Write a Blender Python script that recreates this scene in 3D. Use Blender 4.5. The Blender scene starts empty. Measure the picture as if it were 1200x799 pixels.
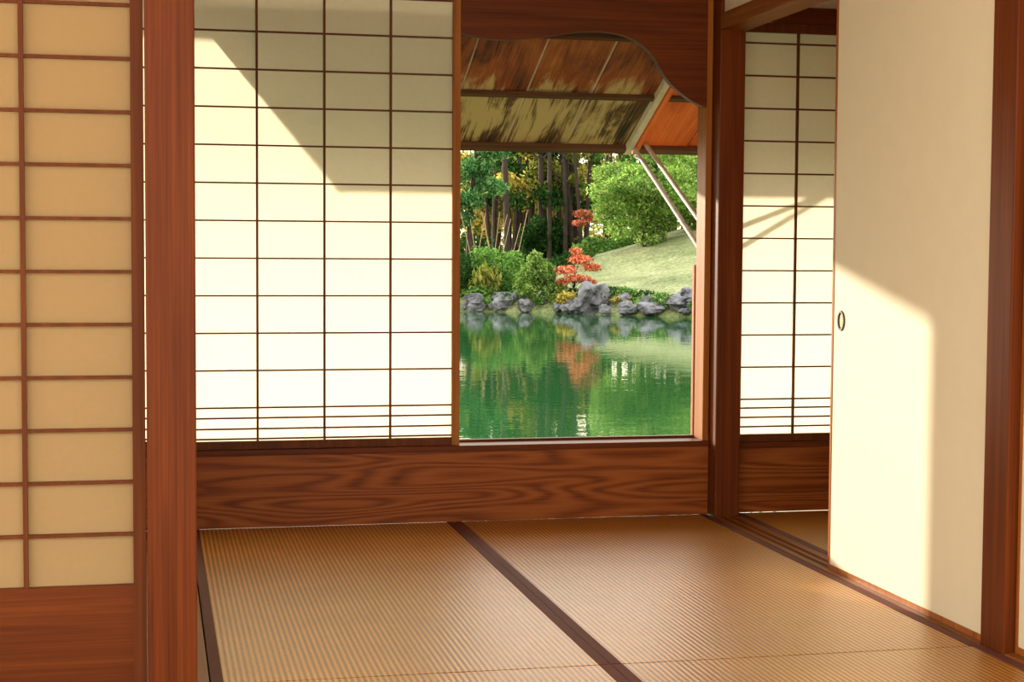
import bpy, bmesh, math, random
import numpy as np
from mathutils import Matrix, Vector, noise

rng = np.random.default_rng(7)
random.seed(7)
scn = bpy.context.scene
scn.view_settings.view_transform = 'Standard'
scn.view_settings.look = 'None'
scn.view_settings.exposure = 0.40

# ---------------------------------------------------------------- materials
def mat_new(name):
    m = bpy.data.materials.new(name); m.use_nodes = True
    nt = m.node_tree; nt.nodes.clear()
    out = nt.nodes.new('ShaderNodeOutputMaterial')
    return m, nt, out

def N(nt, t, **kw):
    n = nt.nodes.new(t)
    for k, v in kw.items():
        if k.startswith('i_'):
            n.inputs[k[2:].replace('_', ' ')].default_value = v
        else:
            setattr(n, k, v)
    return n

def ramp(nt, stops, interp='LINEAR'):
    r = nt.nodes.new('ShaderNodeValToRGB')
    r.color_ramp.interpolation = interp
    e = r.color_ramp.elements
    while len(e) < len(stops): e.new(0.5)
    for i, (p, c) in enumerate(stops):
        e[i].position = p; e[i].color = (*c, 1)
    return r

def coords(nt, scale=(1, 1, 1), loc=(0, 0, 0)):
    tc = nt.nodes.new('ShaderNodeTexCoord'); mp = nt.nodes.new('ShaderNodeMapping')
    nt.links.new(tc.outputs['Object'], mp.inputs['Vector'])
    mp.inputs['Scale'].default_value = scale; mp.inputs['Location'].default_value = loc
    return mp

def wood(name, dark, mid, light, axis='Z', rough=0.42, grain=1.0):
    m, nt, out = mat_new(name)
    s = {'X': (1.0, 22, 22), 'Y': (22, 1.0, 22), 'Z': (22, 22, 1.0)}[axis]
    mp = coords(nt, s)
    n1 = N(nt, 'ShaderNodeTexNoise', i_Scale=1.6*grain, i_Detail=5.0, i_Roughness=.55, i_Distortion=.3)
    nt.links.new(mp.outputs[0], n1.inputs['Vector'])
    s2 = tuple(v*6 if v > 2 else v for v in s)
    mp2 = coords(nt, s2)
    n2 = N(nt, 'ShaderNodeTexNoise', i_Scale=2.0, i_Detail=3.0)
    nt.links.new(mp2.outputs[0], n2.inputs['Vector'])
    mx = N(nt, 'ShaderNodeMix', data_type='FLOAT'); mx.inputs[0].default_value = .4
    nt.links.new(n1.outputs[0], mx.inputs[2]); nt.links.new(n2.outputs[0], mx.inputs[3])
    r = ramp(nt, [(.25, dark), (.5, mid), (.75, light)])
    nt.links.new(mx.outputs[0], r.inputs[0])
    b = N(nt, 'ShaderNodeBsdfPrincipled', i_Roughness=rough)
    b.inputs['Specular IOR Level'].default_value = .15
    nt.links.new(r.outputs[0], b.inputs['Base Color'])
    bp = N(nt, 'ShaderNodeBump', i_Strength=.2, i_Distance=.002)
    nt.links.new(mx.outputs[0], bp.inputs['Height']); nt.links.new(bp.outputs[0], b.inputs['Normal'])
    nt.links.new(b.outputs[0], out.inputs[0])
    return m

def board_grain(name):
    """cathedral grain running along X, vertical plank face"""
    m, nt, out = mat_new(name)
    mp = coords(nt, (.42, 1, 5.0), (3.1, 0, 0))
    w = N(nt, 'ShaderNodeTexNoise', i_Scale=1.4, i_Detail=1.5, i_Roughness=.35, i_Distortion=.3)
    nt.links.new(mp.outputs[0], w.inputs['Vector'])
    mul = N(nt, 'ShaderNodeMath', operation='MULTIPLY'); mul.inputs[1].default_value = 130.0
    nt.links.new(w.outputs[0], mul.inputs[0])
    sn = N(nt, 'ShaderNodeMath', operation='SINE'); nt.links.new(mul.outputs[0], sn.inputs[0])
    ab = N(nt, 'ShaderNodeMath', operation='MULTIPLY_ADD'); ab.inputs[1].default_value = .5; ab.inputs[2].default_value = .5
    nt.links.new(sn.outputs[0], ab.inputs[0])
    mp2 = coords(nt, (3, 10, 90)); n2 = N(nt, 'ShaderNodeTexNoise', i_Scale=2.0, i_Detail=4.0)
    nt.links.new(mp2.outputs[0], n2.inputs['Vector'])
    mx = N(nt, 'ShaderNodeMix', data_type='FLOAT'); mx.inputs[0].default_value = .6
    nt.links.new(ab.outputs[0], mx.inputs[2]); nt.links.new(n2.outputs[0], mx.inputs[3])
    r = ramp(nt, [(.15, (.11, .025, .004)), (.42, (.25, .062, .011)), (.85, (.37, .115, .023))])
    nt.links.new(mx.outputs[0], r.inputs[0])
    b = N(nt, 'ShaderNodeBsdfPrincipled', i_Roughness=.42)
    b.inputs['Specular IOR Level'].default_value = .18
    nt.links.new(r.outputs[0], b.inputs['Base Color'])
    bp = N(nt, 'ShaderNodeBump', i_Strength=.2, i_Distance=.002)
    nt.links.new(mx.outputs[0], bp.inputs['Height']); nt.links.new(bp.outputs[0], b.inputs['Normal'])
    nt.links.new(b.outputs[0], out.inputs[0])
    return m

def weathered_lit(name, upper, lower):
    """awning planks: planks run along local Y, weathered streaks, with light off the pond painted in toward the lower (outer) edge"""
    m, nt, out = mat_new(name)
    tc = nt.nodes.new('ShaderNodeTexCoord'); sp = nt.nodes.new('ShaderNodeSeparateXYZ')
    nt.links.new(tc.outputs['Object'], sp.inputs[0])
    mp = coords(nt, (8, 2.2, 3)); n1 = N(nt, 'ShaderNodeTexNoise', i_Scale=1.0, i_Detail=7.0, i_Roughness=.62, i_Distortion=.7)
    nt.links.new(mp.outputs[0], n1.inputs['Vector'])
    mpf = coords(nt, (110, 3, 3)); n2 = N(nt, 'ShaderNodeTexNoise', i_Scale=1.0, i_Detail=4.0)
    nt.links.new(mpf.outputs[0], n2.inputs['Vector'])
    mx = N(nt, 'ShaderNodeMix', data_type='FLOAT'); mx.inputs[0].default_value = .3
    nt.links.new(n1.outputs[0], mx.inputs[2]); nt.links.new(n2.outputs[0], mx.inputs[3])
    ru = ramp(nt, upper); rl = ramp(nt, lower)
    nt.links.new(mx.outputs[0], ru.inputs[0]); nt.links.new(mx.outputs[0], rl.inputs[0])
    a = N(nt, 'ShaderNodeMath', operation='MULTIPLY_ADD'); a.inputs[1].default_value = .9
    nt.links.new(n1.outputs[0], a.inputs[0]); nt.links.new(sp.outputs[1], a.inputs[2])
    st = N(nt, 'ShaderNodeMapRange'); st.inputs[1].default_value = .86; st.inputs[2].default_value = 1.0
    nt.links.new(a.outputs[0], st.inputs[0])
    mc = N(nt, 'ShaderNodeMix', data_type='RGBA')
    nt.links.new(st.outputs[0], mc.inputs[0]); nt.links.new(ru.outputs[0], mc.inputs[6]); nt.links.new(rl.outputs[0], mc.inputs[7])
    b = N(nt, 'ShaderNodeBsdfPrincipled', i_Roughness=.7)
    nt.links.new(mc.outputs[2], b.inputs['Base Color'])
    bp = N(nt, 'ShaderNodeBump', i_Strength=.4, i_Distance=.004)
    nt.links.new(mx.outputs[0], bp.inputs['Height']); nt.links.new(bp.outputs[0], b.inputs['Normal'])
    nt.links.new(b.outputs[0], out.inputs[0])
    return m

def paper(name, col, trans=.5):
    m, nt, out = mat_new(name)
    mp = coords(nt, (1, 1, 1)); n = N(nt, 'ShaderNodeTexNoise', i_Scale=60.0, i_Detail=5.0)
    nt.links.new(mp.outputs[0], n.inputs['Vector'])
    c2 = tuple(v*.97 for v in col)
    r = ramp(nt, [(.3, c2), (.7, col)]); nt.links.new(n.outputs[0], r.inputs[0])
    d = N(nt, 'ShaderNodeBsdfDiffuse'); t = N(nt, 'ShaderNodeBsdfTranslucent')
    nt.links.new(r.outputs[0], d.inputs[0]); nt.links.new(r.outputs[0], t.inputs[0])
    mx = N(nt, 'ShaderNodeMixShader'); mx.inputs[0].default_value = trans
    nt.links.new(d.outputs[0], mx.inputs[1]); nt.links.new(t.outputs[0], mx.inputs[2])
    nt.links.new(mx.outputs[0], out.inputs[0])
    return m

def plain(name, col, rough=.6, metal=0.0, nscale=8.0, var=.12, bump=.1):
    m, nt, out = mat_new(name)
    mp = coords(nt); n = N(nt, 'ShaderNodeTexNoise', i_Scale=nscale, i_Detail=6.0)
    nt.links.new(mp.outputs[0], n.inputs['Vector'])
    r = ramp(nt, [(.3, tuple(v*(1-var) for v in col)), (.7, tuple(min(1, v*(1+var)) for v in col))])
    nt.links.new(n.outputs[0], r.inputs[0])
    b = N(nt, 'ShaderNodeBsdfPrincipled', i_Roughness=rough, i_Metallic=metal)
    nt.links.new(r.outputs[0], b.inputs['Base Color'])
    bp = N(nt, 'ShaderNodeBump', i_Strength=bump, i_Distance=.003)
    nt.links.new(n.outputs[0], bp.inputs['Height']); nt.links.new(bp.outputs[0], b.inputs['Normal'])
    nt.links.new(b.outputs[0], out.inputs[0])
    return m

def tatami_mat():
    m, nt, out = mat_new('tatami_rush')
    tc = nt.nodes.new('ShaderNodeTexCoord')
    w = N(nt, 'ShaderNodeTexWave', wave_type='BANDS', bands_direction='X', wave_profile='SIN')
    w.inputs['Scale'].default_value = 2*math.pi/(20*.0148)
    w.inputs['Distortion'].default_value = .35; w.inputs['Detail'].default_value = 1.0
    w.inputs['Detail Scale'].default_value = 1.0
    nt.links.new(tc.outputs['Object'], w.inputs['Vector'])
    mp = coords(nt, (60, 260, 1)); n = N(nt, 'ShaderNodeTexNoise', i_Scale=1.0, i_Detail=2.0)
    nt.links.new(mp.outputs[0], n.inputs['Vector'])
    mp3 = coords(nt, (1.5, 2.5, 1)); n3 = N(nt, 'ShaderNodeTexNoise', i_Scale=1.5, i_Detail=4.0)
    nt.links.new(mp3.outputs[0], n3.inputs['Vector'])
    mx = N(nt, 'ShaderNodeMix', data_type='FLOAT'); mx.inputs[0].default_value = .45
    nt.links.new(w.outputs[0], mx.inputs[2]); nt.links.new(n.outputs[0], mx.inputs[3])
    r = ramp(nt, [(.15, (.125, .044, .005)), (.45, (.44, .182, .024)), (.85, (.78, .385, .070))])
    nt.links.new(mx.outputs[0], r.inputs[0])
    mc = N(nt, 'ShaderNodeMix', data_type='RGBA', blend_type='MULTIPLY'); mc.inputs[0].default_value = 1
    r3 = ramp(nt, [(.3, (.80, .76, .70)), (.7, (1, 1, 1))]); nt.links.new(n3.outputs[0], r3.inputs[0])
    nt.links.new(r.outputs[0], mc.inputs[6]); nt.links.new(r3.outputs[0], mc.inputs[7])
    b = N(nt, 'ShaderNodeBsdfPrincipled', i_Roughness=.33)
    b.inputs['Specular IOR Level'].default_value = .8
    b.inputs['Specular Tint'].default_value = (1.0, .90, .70, 1)
    nt.links.new(mc.outputs[2], b.inputs['Base Color'])
    bp = N(nt, 'ShaderNodeBump', i_Strength=.5, i_Distance=.0022)
    nt.links.new(mx.outputs[0], bp.inputs['Height']); nt.links.new(bp.outputs[0], b.inputs['Normal'])
    nt.links.new(b.outputs[0], out.inputs[0])
    return m

def leafmat(name, stops, trans=.45):
    m, nt, out = mat_new(name)
    g = nt.nodes.new('ShaderNodeNewGeometry')
    r = ramp(nt, stops); nt.links.new(g.outputs['Random Per Island'], r.inputs[0])
    mp = coords(nt); n = N(nt, 'ShaderNodeTexNoise', i_Scale=1.3, i_Detail=2.0)
    nt.links.new(mp.outputs[0], n.inputs['Vector'])
    r2 = ramp(nt, [(.3, (.55, .55, .55)), (.7, (1.25, 1.2, 1.1))]); nt.links.new(n.outputs[0], r2.inputs[0])
    mc = N(nt, 'ShaderNodeMix', data_type='RGBA', blend_type='MULTIPLY'); mc.inputs[0].default_value = 1
    nt.links.new(r.outputs[0], mc.inputs[6]); nt.links.new(r2.outputs[0], mc.inputs[7])
    d = N(nt, 'ShaderNodeBsdfDiffuse'); t = N(nt, 'ShaderNodeBsdfTranslucent')
    nt.links.new(mc.outputs[2], d.inputs[0]); nt.links.new(mc.outputs[2], t.inputs[0])
    mx = N(nt, 'ShaderNodeMixShader'); mx.inputs[0].default_value = trans
    nt.links.new(d.outputs[0], mx.inputs[1]); nt.links.new(t.outputs[0], mx.inputs[2])
    nt.links.new(mx.outputs[0], out.inputs[0])
    return m

M_post = wood('cedar_post', (.065, .013, .003), (.140, .030, .005), (.22, .055, .009), 'Z')
M_railX = wood('cedar_rail_x', (.060, .013, .003), (.130, .029, .005), (.21, .054, .009), 'X')
M_jamb = wood('jamb_wood', (.22, .065, .010), (.36, .12, .018), (.48, .18, .03), 'Z')
M_railY = wood('cedar_rail_y', (.11, .034, .007), (.23, .078, .017), (.36, .14, .035), 'Y')
M_board = board_grain('cedar_board')
M_munt = wood('shoji_lattice_wood', (.08, .020, .006), (.13, .034, .009), (.20, .056, .014), 'Z', rough=.5)
M_stile = wood('shoji_stile_wood', (.20, .065, .012), (.34, .12, .025), (.48, .20, .05), 'Z', rough=.5)
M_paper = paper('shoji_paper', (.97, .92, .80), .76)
M_paper2 = paper('shoji_paper_dim', (.62, .465, .255), .45)  # darker beige: lack of backlight put into the paper colour
M_fus = plain('fusuma_paper', (.86, .80, .61), .75, nscale=14, var=.015, bump=.02)
M_lacq = wood('fusuma_frame_wood', (.20, .05, .010), (.36, .12, .025), (.5, .19, .05), 'Z', rough=.35)
M_plaster = plain('sand_plaster', (.82, .74, .56), .85, nscale=60, var=.08, bump=.3)
M_ceil = wood('ceiling_board', (.25, .10, .035), (.38, .17, .06), (.50, .25, .10), 'Y', rough=.6)
M_floor = wood('floor_board', (.16, .055, .014), (.30, .11, .03), (.42, .18, .06), 'Y', rough=.4)
M_tat = tatami_mat()
M_heri = plain('tatami_border_cloth', (.12, .028, .018), .75, nscale=300, var=.25, bump=.2)
M_brass = plain('aged_brass', (.30, .19, .08), .4, .8, 30, .2, .1)
M_black = plain('dark_recess', (.02, .010, .007), .5)
M_awn = weathered_lit('awning_planks',
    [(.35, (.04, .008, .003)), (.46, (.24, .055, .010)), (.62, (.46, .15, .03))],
    [(.41, (.022, .009, .004)), (.475, (.14, .075, .022)), (.55, (.50, .40, .17))])  # paler lower ramp: sunlight off the pond painted into the planks
M_awn2 = weathered_lit('awning_planks_new',
    [(.3, (.50, .07, .008)), (.5, (.80, .16, .02)), (.7, (.9, .28, .05))],
    [(.3, (.50, .07, .008)), (.5, (.80, .16, .02)), (.7, (.9, .28, .06))])
M_batten = wood('awning_batten', (.05, .02, .01), (.12, .06, .03), (.2, .12, .06), 'X', rough=.7)
M_edge = plain('pale_edge', (.66, .61, .44), .7, nscale=20)  # pale tone for side frames and seam strips
M_rod = plain('weathered_pole', (.56, .50, .44), .5, nscale=30, var=.2)
M_stake = plain('tan_stake', (.30, .20, .10), .7, nscale=20, var=.3)
M_bark = plain('bark', (.028, .017, .011), .9, nscale=5, var=.5, bump=.6)
M_rock = plain('shore_rock_stone', (.11, .115, .13), .8, nscale=3.5, var=.85, bump=.9)

# ---------------------------------------------------------------- mesh helpers
def obj_from(name, verts, faces, mats, mi=None, smooth=False, loc=(0, 0, 0), rot=(0, 0, 0)):
    me = bpy.data.meshes.new(name)
    me.from_pydata([tuple(v) for v in verts], [], [tuple(f) for f in faces])
    for m in mats: me.materials.append(m)
    if mi is not None: me.polygons.foreach_set('material_index', list(mi))
    if smooth: me.polygons.foreach_set('use_smooth', [True]*len(me.polygons))
    me.update()
    o = bpy.data.objects.new(name, me); scn.collection.objects.link(o)
    o.location = loc; o.rotation_euler = rot
    return o

def boxes(name, bl, mats, bevel=0.0, loc=(0, 0, 0), rot=(0, 0, 0)):
    """bl: list of (x0,x1,y0,y1,z0,z1,mat)"""
    V, Fc, MI = [], [], []
    for b in bl:
        x0, x1, y0, y1, z0, z1 = b[:6]; k = b[6] if len(b) > 6 else 0
        s = len(V)
        V += [(x0, y0, z0), (x1, y0, z0), (x1, y1, z0), (x0, y1, z0), (x0, y0, z1), (x1, y0, z1), (x1, y1, z1), (x0, y1, z1)]
        Fc += [(s, s+3, s+2, s+1), (s+4, s+5, s+6, s+7), (s, s+1, s+5, s+4), (s+1, s+2, s+6, s+5), (s+2, s+3, s+7, s+6), (s+3, s, s+4, s+7)]
        MI += [k]*6
    o = obj_from(name, V, Fc, mats, MI, loc=loc, rot=rot)
    if bevel:
        md = o.modifiers.new('bevel', 'BEVEL'); md.width = bevel; md.segments = 2; md.limit_method = 'ANGLE'
    return o

# ---------------------------------------------------------------- room
YB = 5.85   # inner face of the garden wall
def shoji(name, x0, x1, y, zb, zt, cols, rows, paper_m, stile=.028, bars=.008, dense=(), board_top=None, stile_m=None):
    """sliding shoji in a plane of constant Y (y = room-side face)"""
    bl = [(x0, x0+stile, y, y+.03, zb, zt, 0), (x1-stile, x1, y, y+.03, zb, zt, 0),
          (x0+stile, x1-stile, y, y+.03, zb, zb+.028 if board_top is None else board_top, 3 if board_top else 1),
          (x0+stile, x1-stile, y, y+.03, zt-.035, zt, 1)]
    pb = zb+.028 if board_top is None else board_top
    for c in cols: bl.append((c-bars/2, c+bars/2, y+.004, y+.016, pb, zt-.035, 1))
    for r in list(rows)+list(dense):
        bl.append((x0+stile, x1-stile, y+.006, y+.018, r-bars*.36, r+bars*.36, 1))
    bl.append((x0+stile*.8, x1-stile*.8, y+.0185, y+.0195, pb-.002, zt-.033, 2))
    return boxes(name, bl, [stile_m or M_stile, M_munt, paper_m, M_railX])

ZT = 2.0
shoji('shoji_screen', .098, 1.095, YB+.005, .284, ZT, [.359, .599, .839], [.432+.134*k for k in range(12)], M_paper, dense=(.395, .356, .320))
shoji('shoji_screen', -.89, .10, YB+.042, .284, ZT, [-.64, -.39, -.14], [.432+.134*k for k in range(12)], M_paper, dense=(.395, .356, .320))
shoji('shoji_screen', 2.164, 3.12, YB+.01, .273, 1.87, [2.409, 2.643, 2.88], [.436+.1235*k for k in range(12)], M_paper, dense=(.402, .366, .33))
shoji('shoji_screen', 3.10, 3.98, YB+.045, .273, 1.87, [3.32, 3.54, 3.76], [.436+.1235*k for k in range(12)], M_paper, dense=(.402, .366, .33))
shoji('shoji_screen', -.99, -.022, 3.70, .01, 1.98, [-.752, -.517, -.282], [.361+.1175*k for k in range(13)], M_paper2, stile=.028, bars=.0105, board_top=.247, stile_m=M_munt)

boxes('corner_post', [(2.062, 2.160, 5.775, 5.93, -.05, 2.4)], [M_post], .004)
boxes('pillar', [(-.019, .088, 3.62, 3.735, -.05, 2.4)], [M_post], .004)
boxes('pillar', [(2.062, 2.175, 3.637, 3.755, -.05, 2.4)], [M_post], .004)
boxes('pillar', [(-1.10, -.997, 3.62, 3.735, -.05, 2.4)], [M_post], .004)
boxes('pillar', [(-1.0, -.899, 5.78, 5.95, -.05, 2.4)], [M_post], .004)

boxes('wainscot_board', [(-.895, 2.06, YB, YB+.04, 0, .261, 0)], [M_board])
boxes('wainscot_board', [(2.164, 3.99, YB+.01, YB+.05, 0, .249, 0)], [M_board])
boxes('window_sill', [(-.895, 2.06, YB-.012, YB+.12, .262, .283, 0), (-.895, 2.06, YB+.10, YB+.125, .283, .292, 0)], [M_railX], .002)
boxes('window_sill', [(2.164, 3.99, YB-.004, YB+.12, .25, .272, 0)], [M_railX], .002)
boxes('trim_1', [(-.895, 2.06, YB-.015, YB+.11, ZT, 2.07, 0)], [M_railX], .003)
boxes('trim_2', [(2.164, 3.99, YB-.01, YB+.11, 1.87, 1.93, 0)], [M_railX], .003)
boxes('wall_back', [(-.895, 2.06, YB+.01, YB+.09, 2.07, 2.4, 0), (2.164, 3.99, YB+.01, YB+.09, 1.93, 2.4, 0), (-2.9, -1.002, YB, YB+.09, -.05, 2.4, 0)], [M_plaster])
boxes('window_jamb', [(2.036, 2.06, YB+.0, YB+.10, .283, ZT, 0)], [M_jamb], .002)
boxes('shutter_rail', [(2.040, 2.056, YB+.130, YB+.155, .27, .95, 0)], [M_stile], .002)

prof = [(1.095, 1.793), (1.115, 1.785), (1.15, 1.776), (1.20, 1.771), (1.284, 1.770), (1.35, 1.777), (1.412, 1.787), (1.50, 1.804), (1.56, 1.811), (1.62, 1.813),
        (1.68, 1.808), (1.72, 1.799), (1.755, 1.784), (1.79, 1.762), (1.815, 1.738), (1.835, 1.712), (1.852, 1.683), (1.870, 1.655), (1.892, 1.628),
        (1.92, 1.605), (1.95, 1.583), (1.98, 1.565), (2.01, 1.551), (2.036, 1.543)]
V = []; Fc = []
y0, y1 = YB-.004, YB+.028
for x, z in prof: V += [(x, y0, z), (x, y1, z), (x, y0, ZT), (x, y1, ZT)]
for i in range(len(prof)-1):
    a = 4*i; b = a+4
    Fc += [(a, b, b+2, a+2), (a+1, a+3, b+3, b+1), (a, a+1, b+1, b), (a+2, b+2, b+3, a+3)]
Fc += [(0, 2, 3, 1), (4*len(prof)-4, 4*len(prof)-3, 4*len(prof)-1, 4*len(prof)-2)]
obj_from('carved_valance_board', V, Fc, [M_railX])

boxes('sliding_door_track', [(2.056, 2.078, 3.759, 5.77, -.05, .002), (2.078, 2.098, 3.759, 5.77, -.05, -.006), (2.098, 2.112, 3.759, 5.77, -.05, .002),
                    (2.112, 2.132, 3.759, 5.77, -.05, -.006), (2.132, 2.165, 3.759, 5.77, -.05, .002)], [M_railY])
boxes('head_rail', [(2.058, 2.165, 3.757, 5.77, 1.825, 1.885)], [M_railY], .002)
boxes('wall_right', [(2.075, 2.145, 3.757, 5.77, 1.885, 2.4), (2.085, 2.145, -.6, 3.635, 1.885, 2.4)], [M_plaster])

def fusuma(name, y0, y1, x, z0=.0, z1=1.825, handle=None):
    f = .012
    bl = [(x, x+.02, y0, y0+f, z0, z1, 1), (x, x+.02, y1-f, y1, z0, z1, 1), (x, x+.02, y0+f, y1-f, z0, z0+.018, 1), (x, x+.02, y0+f, y1-f, z1-.018, z1, 1),
          (x+.002, x+.018, y0+f, y1-f, z0+.018, z1-.018, 0)]
    o = boxes(name, bl, [M_fus, M_lacq, M_brass, M_black])
    if handle:
        bm = bmesh.new(); bm.from_mesh(o.data)
        hy, hz = handle
        n = 28
        def ring(rx, rz, dx): return [bm.verts.new((x+dx, hy+rx*math.cos(2*math.pi*i/n), hz+rz*math.sin(2*math.pi*i/n))) for i in range(n)]
        rs = [ring(.026, .032, .002), ring(.025, .031, -.002), ring(.018, .0245, -.002), ring(.0165, .023, .0015)]
        for k in range(3):
            for i in range(n):
                fc = bm.faces.new((rs[k][i], rs[k][(i+1) % n], rs[k+1][(i+1) % n], rs[k+1][i])); fc.material_index = 3
        fc = bm.faces.new(rs[3]); fc.material_index = 2
        bmesh.ops.recalc_face_normals(bm, faces=bm.faces)
        bm.to_mesh(o.data); bm.free()
    return o
fusuma('fusuma_sliding_door', 3.765, 4.757, 2.078, handle=(4.688, .79))
fusuma('fusuma_sliding_door', 3.765, 4.60, 2.112)
fusuma('fusuma_sliding_door', 2.66, 3.63, 2.09, .007)
fusuma('fusuma_sliding_door', 1.70, 2.68, 2.112, .007)
fusuma('fusuma_sliding_door', .75, 1.72, 2.09, .007)
boxes('sliding_door_track', [(2.064, 2.165, -.6, 3.634, -.05, .006)], [M_railY], .002)
boxes('head_rail', [(2.064, 2.165, -.6, 3.634, 1.825, 1.885)], [M_railY], .002)

boxes('door_sill', [(.03, .118, 3.738, 5.845, -.05, .004)], [M_railY], .002)
boxes('wall_left', [(-2.9, -2.8, 3.66, 5.9, -.05, 2.4)], [M_plaster])
boxes('wall_partition', [(-2.8, -1.102, 3.66, 3.72, -.05, 2.4), (-.995, -.021, 3.67, 3.71, 2.04, 2.4)], [M_plaster])
boxes('trim_3', [(-.995, -.021, 3.64, 3.735, 1.98, 2.04)], [M_railX], .002)
boxes('wall_side_room', [(4.0, 4.1, 2.9, 5.95, -.05, 2.4), (2.177, 4.0, 2.85, 2.9, -.05, 2.4)], [M_plaster])
boxes('floor', [(-2.9, 4.1, -.6, 5.9, -.12, -.05)], [M_floor])
boxes('corridor_floor_boards', [(-2.8, .03, 3.738, 5.845, -.05, .0)], [M_floor])
boxes('ceiling', [(-2.9, 4.1, .9, 6.0, 2.4, 2.46, 0)] + [(-2.9, 4.1, 1.0+.45*k, 1.04+.45*k, 2.37, 2.4, 0) for k in range(11)], [M_ceil])

def tatami(x0, x1, y0, y1):
    h = .028
    bl = [(x0+h, x1-h, y0, y1, -.05, 0, 0), (x0, x0+h, y0, y1, -.05, .001, 1), (x1-h, x1, y0, y1, -.05, .001, 1)]
    return boxes('tatami_mat', bl, [M_tat, M_heri])
tatami(.122, 1.074, 3.744, 5.848); tatami(1.076, 2.052, 3.744, 5.848)
tatami(.122, 1.074, 1.84, 3.737); tatami(1.076, 2.060, 1.84, 3.737)
tatami(-.84, .118, 1.70, 3.60); tatami(-1.80, -.842, 1.70, 3.60)
tatami(.122, 1.074, -.08, 1.836); tatami(1.076, 2.060, -.08, 1.836); tatami(-.84, .118, -.22, 1.696)
tatami(2.17, 3.08, 3.8, 5.85); tatami(3.082, 3.99, 3.8, 5.85)

# ---------------------------------------------------------------- propped board shutters outside
def awning(name, x0, x1, m, npl, e0, e1):
    L = .985; bl = []
    w = (x1-x0)/npl
    for i in range(npl):
        dz = .004*((i*7) % 3)
        bl.append((x0+i*w+.006, x0+(i+1)*w-.006, .0, L, 0+dz, .016+dz, 0))
        bl.append((x0+i*w-.014 if i else x0, x0+i*w+.014, .0, L, .013, .03, 2))
    for yy in (.04, .50):
        bl.append((x0, x1, yy, yy+.026, -.018, -.001, 1))
    bl.append((x0, x1, L-.040, L-.003, -.026, -.001, 1))
    bl.append((x0-.012, x0+.010, 0, L, -.028, .034, e0)); bl.append((x1-.010, x1+.016, 0, L, -.028, .034, e1))
    return boxes(name, bl, [m, M_batten, M_edge], .0, (0, 5.975, 1.846), (math.atan(-.439), 0, 0))
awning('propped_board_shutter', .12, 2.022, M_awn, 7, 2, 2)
awning('propped_board_shutter', 2.060, 3.95, M_awn2, 8, 0, 2)
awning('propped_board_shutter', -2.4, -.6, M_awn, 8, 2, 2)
boxes('shade_eave', [(-3.2, 4.4, 6.02, 7.0, 2.03, 2.06, 0), (-3.2, 4.4, 6.98, 7.02, 1.99, 2.06, 1)] + [(-3.0+.6*k, -2.94+.6*k, 6.02, 6.98, 1.985, 2.03, 1) for k in range(13)], [M_ceil, M_batten])  # unseen eave, added to shade the top of the shoji

def tube(name, pts, rad, mat, n=10):
    V = []; Fc = []
    for i, (p, r) in enumerate(zip(pts, rad)):
        p = Vector(p)
        d = (Vector(pts[min(i+1, len(pts)-1)])-Vector(pts[max(i-1, 0)])).normalized()
        a = d.orthogonal().normalized(); b = d.cross(a)
        for k in range(n):
            t = 2*math.pi*k/n; V.append(p+a*math.cos(t)*r+b*math.sin(t)*r)
        if i:
            s = (i-1)*n
            Fc += [(s+k, s+(k+1) % n, s+n+(k+1) % n, s+n+k) for k in range(n)]
    Fc += [tuple(range(n)), tuple(range((len(pts)-1)*n, len(pts)*n))]
    return obj_from(name, V, Fc, [mat], smooth=False)
def prop(name, a, b):
    return tube(name, [a, b], [.010, .010], M_rod)
prop('shutter_prop_pole', (2.069, 5.985, 1.005), (2.048, 6.84, 1.455))
prop('shutter_prop_pole', (2.077, 5.985, 1.10), (2.098, 6.84, 1.475))

# ---------------------------------------------------------------- garden
ZW = -.5
def shore(x):
    pts = [(-60, 30), (-20, 40), (-4, 42), (3, 41), (7.4, 39.4), (9.4, 38.2), (11.8, 35.6), (13.2, 33.8), (16, 30), (20, 22), (26, 12), (34, 5)]
    return float(np.interp(x, [p[0] for p in pts], [p[1] for p in pts]))
def height(x, y):
    d = y-shore(x)
    if d < 0: return ZW-.9*min(1, -d)
    h = ZW+.35*min(1, d/.8)+.25*min(1, d/6)
    h += 2.15*math.exp(-((x-18.5)/5.4)**2-((y-46)/7.5)**2)*min(1, d/4.5)
    h += .25*noise.noise(Vector((x*.25, y*.25, 0)))*min(1, d/3)
    return h
xs = np.concatenate([np.linspace(-60, -3, 12), np.arange(-2, 24, .4), np.linspace(25, 60, 14)])
ys = np.concatenate([np.arange(4, 28, 2.0), np.arange(28, 52, .4), np.linspace(53, 130, 18)])
V = [(x, y, height(x, y)) for y in ys for x in xs]; nx = len(xs)
Fc = [(j*nx+i, j*nx+i+1, (j+1)*nx+i+1, (j+1)*nx+i) for j in range(len(ys)-1) for i in range(nx-1)]
m, nt, out = mat_new('mown_grass')
mp = coords(nt); n1 = N(nt, 'ShaderNodeTexNoise', i_Scale=.9, i_Detail=8.0, i_Roughness=.7)
n2 = N(nt, 'ShaderNodeTexNoise', i_Scale=12.0, i_Detail=5.0)
nt.links.new(mp.outputs[0], n1.inputs['Vector']); nt.links.new(mp.outputs[0], n2.inputs['Vector'])
mx = N(nt, 'ShaderNodeMix', data_type='FLOAT'); mx.inputs[0].default_value = .5
nt.links.new(n1.outputs[0], mx.inputs[2]); nt.links.new(n2.outputs[0], mx.inputs[3])
r = ramp(nt, [(.36, (.055, .085, .024)), (.5, (.155, .190, .068)), (.64, (.29, .31, .15))]); nt.links.new(mx.outputs[0], r.inputs[0])
b = N(nt, 'ShaderNodeBsdfPrincipled', i_Roughness=.9); nt.links.new(r.outputs[0], b.inputs['Base Color'])
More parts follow.
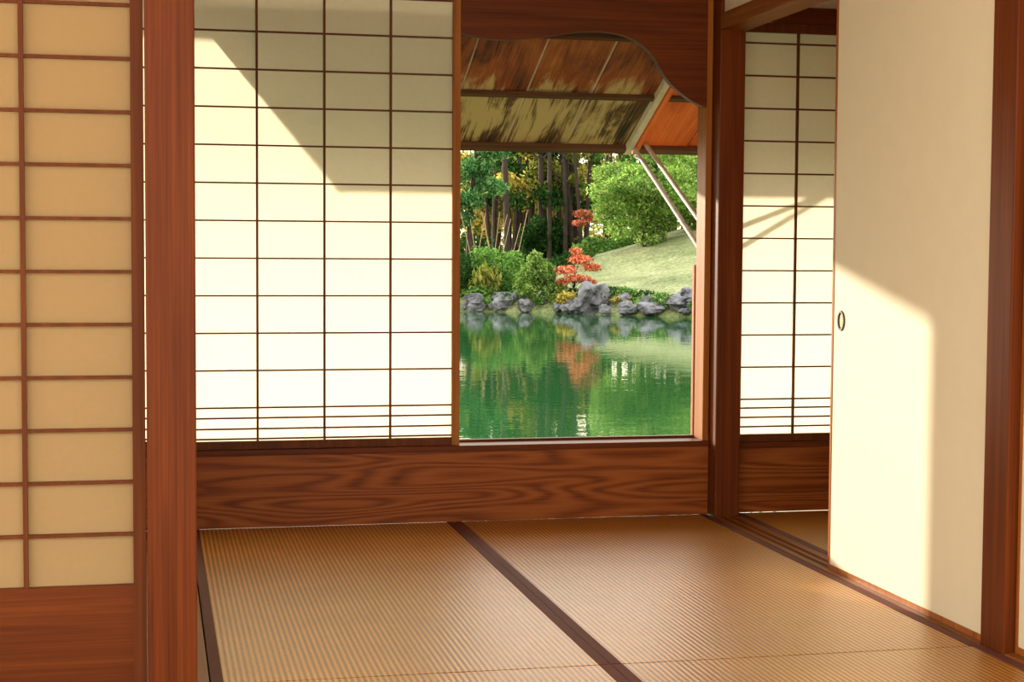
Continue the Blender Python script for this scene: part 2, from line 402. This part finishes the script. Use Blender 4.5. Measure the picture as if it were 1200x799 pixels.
bp = N(nt, 'ShaderNodeBump', i_Strength=.8, i_Distance=.04); nt.links.new(n2.outputs[0], bp.inputs['Height']); nt.links.new(bp.outputs[0], b.inputs['Normal'])
nt.links.new(b.outputs[0], out.inputs[0]); M_grass = m
obj_from('garden_ground', V, Fc, [M_grass], smooth=True)

m, nt, out = mat_new('pond_water')
mp = coords(nt, (1.0, 1.0, 1)); n1 = N(nt, 'ShaderNodeTexNoise', i_Scale=2.2, i_Detail=3.0, i_Roughness=.55)
n2 = N(nt, 'ShaderNodeTexNoise', i_Scale=8.0, i_Detail=2.0)
nt.links.new(mp.outputs[0], n1.inputs['Vector']); nt.links.new(mp.outputs[0], n2.inputs['Vector'])
ad = N(nt, 'ShaderNodeMath', operation='MULTIPLY_ADD'); ad.inputs[1].default_value = .25
nt.links.new(n2.outputs[0], ad.inputs[0]); nt.links.new(n1.outputs[0], ad.inputs[2])
b = N(nt, 'ShaderNodeBsdfPrincipled', i_Roughness=.01, i_IOR=1.42)
b.inputs['Base Color'].default_value = (.016, .080, .024, 1)
b.inputs['Specular Tint'].default_value = (.84, 1.0, .84, 1)
bp = N(nt, 'ShaderNodeBump', i_Strength=1.0, i_Distance=.0023); nt.links.new(ad.outputs[0], bp.inputs['Height']); nt.links.new(bp.outputs[0], b.inputs['Normal'])
nt.links.new(b.outputs[0], out.inputs[0]); M_water = m
obj_from('pond_water', [(-60, 6.9, ZW), (40, 6.9, ZW), (40, 60, ZW), (-60, 60, ZW)], [(0, 1, 2, 3)], [M_water])

def rock_mesh(items, name):
    bm = bmesh.new()
    for (x, y, z, rx, ry, rz, sd) in items:
        res = bmesh.ops.create_icosphere(bm, subdivisions=3, radius=1)
        for v in res['verts']:
            p = v.co.copy()
            q = p*1.1+Vector((sd*3.1, sd*1.7, sd))
            k = 1+.45*noise.noise(q)+.22*noise.noise(q*2.7)
            c = noise.cell(q*1.6)
            p = p*(k+.14*(c-.5))
            v.co = Vector((x+p.x*rx, y+p.y*ry, z+p.z*rz))
    me = bpy.data.meshes.new(name); bm.to_mesh(me); bm.free(); me.materials.append(M_rock)
    o = bpy.data.objects.new(name, me); scn.collection.objects.link(o); return o
items = []
for i in range(95):
    x = random.uniform(2, 15.5)
    big = random.random()
    s = .06+.16*big*big
    y = shore(x)+random.uniform(-.15, .9)
    items.append((x, y, ZW+.10+s*.3+.32*random.random()*min(1, max(0, y-shore(x))), s*random.uniform(.8, 1.6), s, s*random.uniform(.7, 1.2), i+1))
items += [(7.75, 39.3, -.28, .26, .3, .25, 101), (8.35, 39.1, -.28, .28, .3, .26, 102), (8.85, 38.7, -.32, .18, .3, .18, 103)]
rock_mesh(items, 'shore_rocks')
rock_mesh([(10.28, 37.5, -.14, .38, .35, .45, 201)], 'standing_boulder')
rock_mesh([(9.90, 37.6, -.32, .20, .3, .22, 203)], 'boulder')
rock_mesh([(11.9, 36.0, -.20, .34, .35, .20, 205), (12.5, 35.6, -.06, .30, .3, .26, 206), (11.3, 36.2, -.32, .30, .3, .17, 207), (12.2, 36.3, .0, .22, .3, .18, 209), (10.9, 37.3, -.15, .20, .3, .18, 211)], 'flat_boulders')

def foliage(name, blobs, n, size, mats, trunks=(), shell=.55, flat=0.0):
    """blobs (x,y,z,rx,ry,rz) full of small leaf blades, trunks: list of (pts, radii)"""
    B = np.array(blobs, float)
    wgt = (B[:, 3]*B[:, 4]*B[:, 5])**.67; wgt /= wgt.sum()
    idx = rng.choice(len(B), n, p=wgt)
    d = rng.normal(size=(n, 3)); d /= np.linalg.norm(d, axis=1)[:, None]
    rr = shell+(1-shell)*rng.random(n)**.6
    lump = 1+.16*np.sin(d[:, 0]*7+idx)*np.sin(d[:, 2]*6+idx*2)+.08*rng.normal(size=n)
    c = B[idx, :3]+d*B[idx, 3:6]*(rr*lump)[:, None]
    a = rng.normal(size=(n, 3)); a[:, 2] *= (1-flat); a /= np.linalg.norm(a, axis=1)[:, None]
    b = np.cross(a, rng.normal(size=(n, 3))); b /= np.linalg.norm(b, axis=1)[:, None]
    s = size*(.6+.8*rng.random(n))[:, None]
    a = a*s; b = b*s*.45
    V = np.stack([c-a, c+b*.9-a*.1, c+a, c-b*.9-a*.1], 1).reshape(-1, 3)
    Fq = np.arange(n*4).reshape(-1, 4)
    verts = V.tolist(); faces = Fq.tolist(); mi = [0]*n
    for pts, rad in trunks:
        s0 = len(verts); k = 7
        for i, (p, r) in enumerate(zip(pts, rad)):
            for j in range(k):
                t = 2*math.pi*j/k; verts.append((p[0]+r*math.cos(t), p[1]+r*math.sin(t), p[2]))
            if i:
                q = s0+(i-1)*k
                for j in range(k):
                    faces.append((q+j, q+(j+1) % k, q+k+(j+1) % k, q+k+j)); mi.append(1)
    return obj_from(name, verts, faces, mats, mi)

def G(x, y): return height(x, y)
L_green = leafmat('leaf_green', [(0, (.03, .10, .018)), (.5, (.09, .24, .045)), (1, (.28, .45, .12))])
L_bright = leafmat('leaf_bright_green', [(0, (.06, .18, .03)), (.5, (.20, .38, .07)), (1, (.50, .63, .22))])
L_dark = leafmat('leaf_dark', [(0, (.008, .030, .008)), (.6, (.025, .075, .018)), (1, (.07, .16, .04))])
L_teal = leafmat('leaf_pine', [(0, (.03, .12, .05)), (.5, (.09, .28, .09)), (1, (.28, .48, .18))])
L_gold = leafmat('leaf_gold', [(0, (.18, .17, .02)), (.5, (.52, .46, .09)), (1, (.85, .75, .28))], .6)
L_red = leafmat('leaf_maple_red', [(0, (.28, .05, .03)), (.5, (.55, .17, .09)), (1, (.78, .40, .26))])
L_olive = leafmat('leaf_olive', [(0, (.08, .12, .02)), (.5, (.24, .28, .05)), (1, (.50, .50, .15))], .6)

def trunk_to(x, y, z, r=.08, lean=.0):
    z0 = G(x, y)-.2; k = 5
    pts = []; xb = x-lean
    for i in range(k+1):
        t = i/k
        pts.append((xb+lean*t+.05*math.sin(t*5+x*3), y, z0+(z-z0)*t))
    return (pts, [r*(1-.55*i/k) for i in range(k+1)])

def br(p0, p1, r):
    m_ = [(p0[i]+p1[i])/2 for i in range(3)]; m_[2] += .1
    return ([p0, tuple(m_), p1], [r, r*.7, r*.35])

def sub(cx, cy, cz, R, n, rs, zf=.8):
    o = []
    for i in range(n):
        d = rng.normal(size=3); d /= np.linalg.norm(d)
        k = rng.random()**.4
        o.append((cx+d[0]*R*k, cy+d[1]*R*k, cz+d[2]*R*k*zf, rs, rs, rs*.6))
    return o
tb = sub(13.75, 44.5, 2.75, 1.5, 40, .48, .9)
foliage('broadleaf_tree', tb, 30000, .05, [L_bright, M_bark], [trunk_to(13.7, 44.5, 3.2, .07)] + [br((13.7, 44.5, 1.8), (q[0], q[1], q[2]), .03) for q in tb[:14]])
tb = sub(16.3, 46.0, 3.0, 1.6, 34, .55)
foliage('broadleaf_tree', tb, 22000, .06, [L_bright, M_bark], [trunk_to(16.3, 46.0, 3.4, .08)] + [br((16.3, 46.0, 1.8), (q[0], q[1], q[2]), .04) for q in tb[:10]])
tb = sub(19.8, 47.5, 3.3, 1.8, 26, .7)
foliage('broadleaf_tree', tb, 14000, .08, [L_green, M_bark], [trunk_to(19.8, 47.5, 3.4, .12)])
tb = sub(16.4, 50.5, 4.6, 1.8, 28, .6, .7)
foliage('broadleaf_tree', tb, 16000, .08, [L_green, M_bark], [trunk_to(16.4, 50.5, 4.8, .12)] + [br((16.4, 50.5, 3.0), (q[0], q[1], q[2]), .04) for q in tb[:10]])
tb = [(9.80, 38.3, .55, .27, .3, .12), (10.15, 38.3, .80, .30, .3, .13), (10.44, 38.4, .62, .25, .3, .10), (10.0, 38.2, 1.0, .17, .2, .09), (10.05, 38.2, .34, .34, .3, .11), (9.7, 38.3, .26, .18, .2, .08), (10.35, 38.2, .26, .20, .2, .08)]
foliage('red_maple', tb, 2300, .045, [L_red, M_bark], [trunk_to(10.0, 38.4, .8, .022)] + [br((10.0, 38.4, .1), q[:3], .010) for q in tb], shell=.1)
tb = [(13.35, 50, 2.2, .35, .3, .13), (13.7, 50, 2.0, .3, .3, .11), (13.2, 50, 1.9, .25, .3, .1), (13.9, 50, 2.4, .2, .3, .08)]
foliage('red_maple', tb, 1200, .06, [L_red, M_bark], [trunk_to(13.5, 50, 2.1, .04)], shell=.1)
foliage('garden_shrub', [(9.0, 38.9, .25, .35, .35, .38), (9.35, 38.8, .45, .3, .3, .32), (9.15, 38.9, .75, .2, .2, .25), (9.6, 38.6, .0, .3, .3, .3)], 6200, .05, [L_bright, M_bark], [trunk_to(9.2, 38.9, .5, .03)])
foliage('clipped_azalea', [(8.55, 41.3, .40, .95, .8, .62)], 9000, .045, [L_green, M_bark], [trunk_to(8.55, 41.3, .4, .04)], shell=.85)
foliage('clipped_azalea', [(7.2, 40.9, .30, .9, .8, .66)], 8000, .045, [L_dark, M_bark], [trunk_to(7.2, 40.9, .4, .04)], shell=.85)
foliage('clipped_azalea', [(9.6, 43, .20, .8, .7, .5)], 6000, .05, [L_dark, M_bark], [trunk_to(9.6, 43, .2, .04)], shell=.85)
foliage('clipped_azalea', [(13.0, 47.2, .95, .75, .6, .42), (14.3, 47.8, 1.15, .8, .6, .42)], 9000, .05, [L_green, M_bark], [trunk_to(13.2, 47.2, .8, .04)], shell=.85)
foliage('clipped_azalea', [(12.0, 46, .45, .7, .6, .5), (11.2, 45, .3, .6, .6, .5)], 8000, .05, [L_dark, M_bark], [trunk_to(12.0, 46, .4, .04)], shell=.85)
foliage('round_bush', [(12.5, 52, 1.4, .75, .8, .7)], 8000, .06, [L_dark, M_bark], [trunk_to(12.5, 52, 1.4, .05)], shell=.7)
foliage('reed_clump', [(8.15, 40.0, .25, .35, .25, .38)], 700, .10, [L_olive, M_bark], [], shell=.1, flat=-2.0)
foliage('yellow_ferns', [(9.75, 38.0, -.12, .3, .2, .16), (10.9, 37.2, -.15, .3, .2, .12)], 1300, .05, [L_gold, M_bark], [], shell=.1)
foliage('waterside_shrub', [(12.75, 35.2, .0, .36, .3, .26), (12.25, 35.3, -.2, .3, .25, .18)], 3600, .045, [L_green, M_bark], [], shell=.4)
foliage('waterside_shrub', [(11.05, 37.4, -.05, .35, .3, .22), (8.0, 39.9, -.05, .4, .3, .22), (9.0, 39.4, -.1, .4, .3, .24), (6.4, 40.4, 0, .5, .3, .3), (5.2, 41.2, 0, .6, .4, .4)]
        + [(x, shore(x)+random.uniform(.0, .9), -.25+random.uniform(0, .15), random.uniform(.12, .32), .2, random.uniform(.1, .2)) for x in np.arange(4, 15, .4)], 15000, .04, [L_green, M_bark], [], shell=.4)
foliage('ground_cover', [(x, shore(x)+random.uniform(.6, 2.6), -.12+random.uniform(0, .12), random.uniform(.3, .6), .5, random.uniform(.12, .25)) for x in np.arange(3, 11.6, .3)], 14000, .045, [L_dark, M_bark], [], shell=.4)
tb = [(9.0, 46, 3.35, .55, .5, .3), (9.45, 46, 2.85, .5, .5, .28), (8.8, 46, 2.45, .5, .5, .28), (9.5, 46, 3.9, .5, .5, .3), (8.9, 46, 4.4, .5, .5, .3), (8.6, 46, 1.9, .4, .4, .26), (8.3, 46, 3.0, .5, .4, .28)]
foliage('pruned_pine', tb, 13000, .06, [L_teal, M_bark], [trunk_to(9.1, 46, 4.5, .10, .3)] + [br((9.0, 46, q[2]-.5), q[:3], .035) for q in tb], shell=.1)
# woods: slender dark stems, light canopy with open sky higher up
for i in range(84):
    y = random.uniform(51, 68)
    u = random.uniform(.185, .40) if i % 2 else random.uniform(.197, .264)
    x = y*u
    hgt = random.uniform(7.5, 11)
    kind = [L_olive, L_gold, L_dark, L_olive, L_gold, L_green][i % 6]
    bl = []
    for k in range(random.randint(3, 4)):
        hi = random.random() < (.04 if u < .262 else .25)
        zz = random.uniform(5.5, hgt) if hi else random.uniform(2.6, 4.5)
        bl.append((x+random.uniform(-1.0, 1.0), y+random.uniform(.2, 1.2), zz, random.uniform(.35, .65), .6, random.uniform(.2, .40)))
    tr = [trunk_to(x, y, hgt, random.uniform(.06, .12), random.uniform(-.5, .5))]
    tr += [br((x, y, q[2]-.4), q[:3], .025) for q in bl]
    foliage('woodland_tree', bl, 1050, .085, [kind, M_bark], tr, shell=.1)
us = [(y*u, y, .3+random.uniform(0, .8), random.uniform(.7, 1.3), .8, random.uniform(.4, .9)) for y, u in [(random.uniform(52, 62), random.uniform(.13, .45)) for _ in range(50)]]
foliage('understory_shrubs', us[:26], 17000, .08, [L_dark, M_bark], [])
foliage('understory_shrubs', us[26:], 15000, .08, [L_olive, M_bark], [])
foliage('understory_shrubs', [(11.3, 56, 2.0, .7, .6, .6), (12.2, 57, 2.6, .6, .6, .5), (10.9, 57, 2.9, .5, .5, .4), (13.6, 60, 3.4, .8, .6, .5), (15.0, 60, 3.3, .7, .6, .6), (14.9, 58, 2.2, .7, .6, .6), (13.0, 60, 2.3, .7, .5, .5)],
        9000, .08, [L_gold, M_bark], [], shell=.1)
foliage('hedge_row', [(x, 76+random.uniform(-1, 1), .7+random.uniform(0, .7), 1.8, 1, 1.3+random.uniform(0, 1.2)) for x in np.arange(-6, 44, 1.5)], 34000, .14, [L_olive, M_bark], [], shell=.5)
tr = []
for i in range(11):
    u = random.uniform(.192, .222); y = random.uniform(43.5, 45)
    x = u*y; z0 = G(x, y)-.1
    tr.append(([(x, y, z0), (x+random.choice([-1, 1])*random.uniform(.2, .5), y, z0+random.uniform(1.4, 2.2))], [.012, .009]))
foliage('bamboo_tree_supports', [(9.2, 44.5, .2, .3, .3, .2)], 60, .04, [L_green, M_stake], tr)

# ---------------------------------------------------------------- light
w = bpy.data.worlds.new('sky'); scn.world = w; w.use_nodes = True
nt = w.node_tree; nt.nodes.clear()
out = nt.nodes.new('ShaderNodeOutputWorld'); bg = nt.nodes.new('ShaderNodeBackground')
tc = nt.nodes.new('ShaderNodeTexCoord'); sp = nt.nodes.new('ShaderNodeSeparateXYZ')
nt.links.new(tc.outputs['Generated'], sp.inputs[0])
r = ramp(nt, [(0, (1.0, .85, .62)), (.3, (1.0, .90, .74)), (1, (.86, .87, .90))])
nt.links.new(sp.outputs[2], r.inputs[0]); nt.links.new(r.outputs[0], bg.inputs[0])
bg.inputs[1].default_value = 2.75
nt.links.new(bg.outputs[0], out.inputs[0])

S = Vector((.965, -1.754, -.39)).normalized()
sd = bpy.data.lights.new('sun', 'SUN'); sd.energy = 5.2; sd.color = (1.0, .88, .69); sd.angle = math.radians(1.2)
so = bpy.data.objects.new('sun', sd); scn.collection.objects.link(so)
so.rotation_euler = S.to_track_quat('-Z', 'Y').to_euler(); so.location = (-10, 20, 8)

# ---------------------------------------------------------------- camera
cam = bpy.data.cameras.new('camera'); co = bpy.data.objects.new('camera', cam); scn.collection.objects.link(co)
cam.sensor_width = 36; cam.lens = 36*1900/1200; cam.clip_end = 500
Rm = (Matrix.Rotation(math.radians(-12.44), 4, 'Z') @ Matrix.Rotation(math.radians(90-3.18), 4, 'X') @ Matrix.Rotation(0.006, 4, 'Z'))
co.matrix_world = Matrix.Translation((0, 0, 1.0)) @ Rm
scn.camera = co
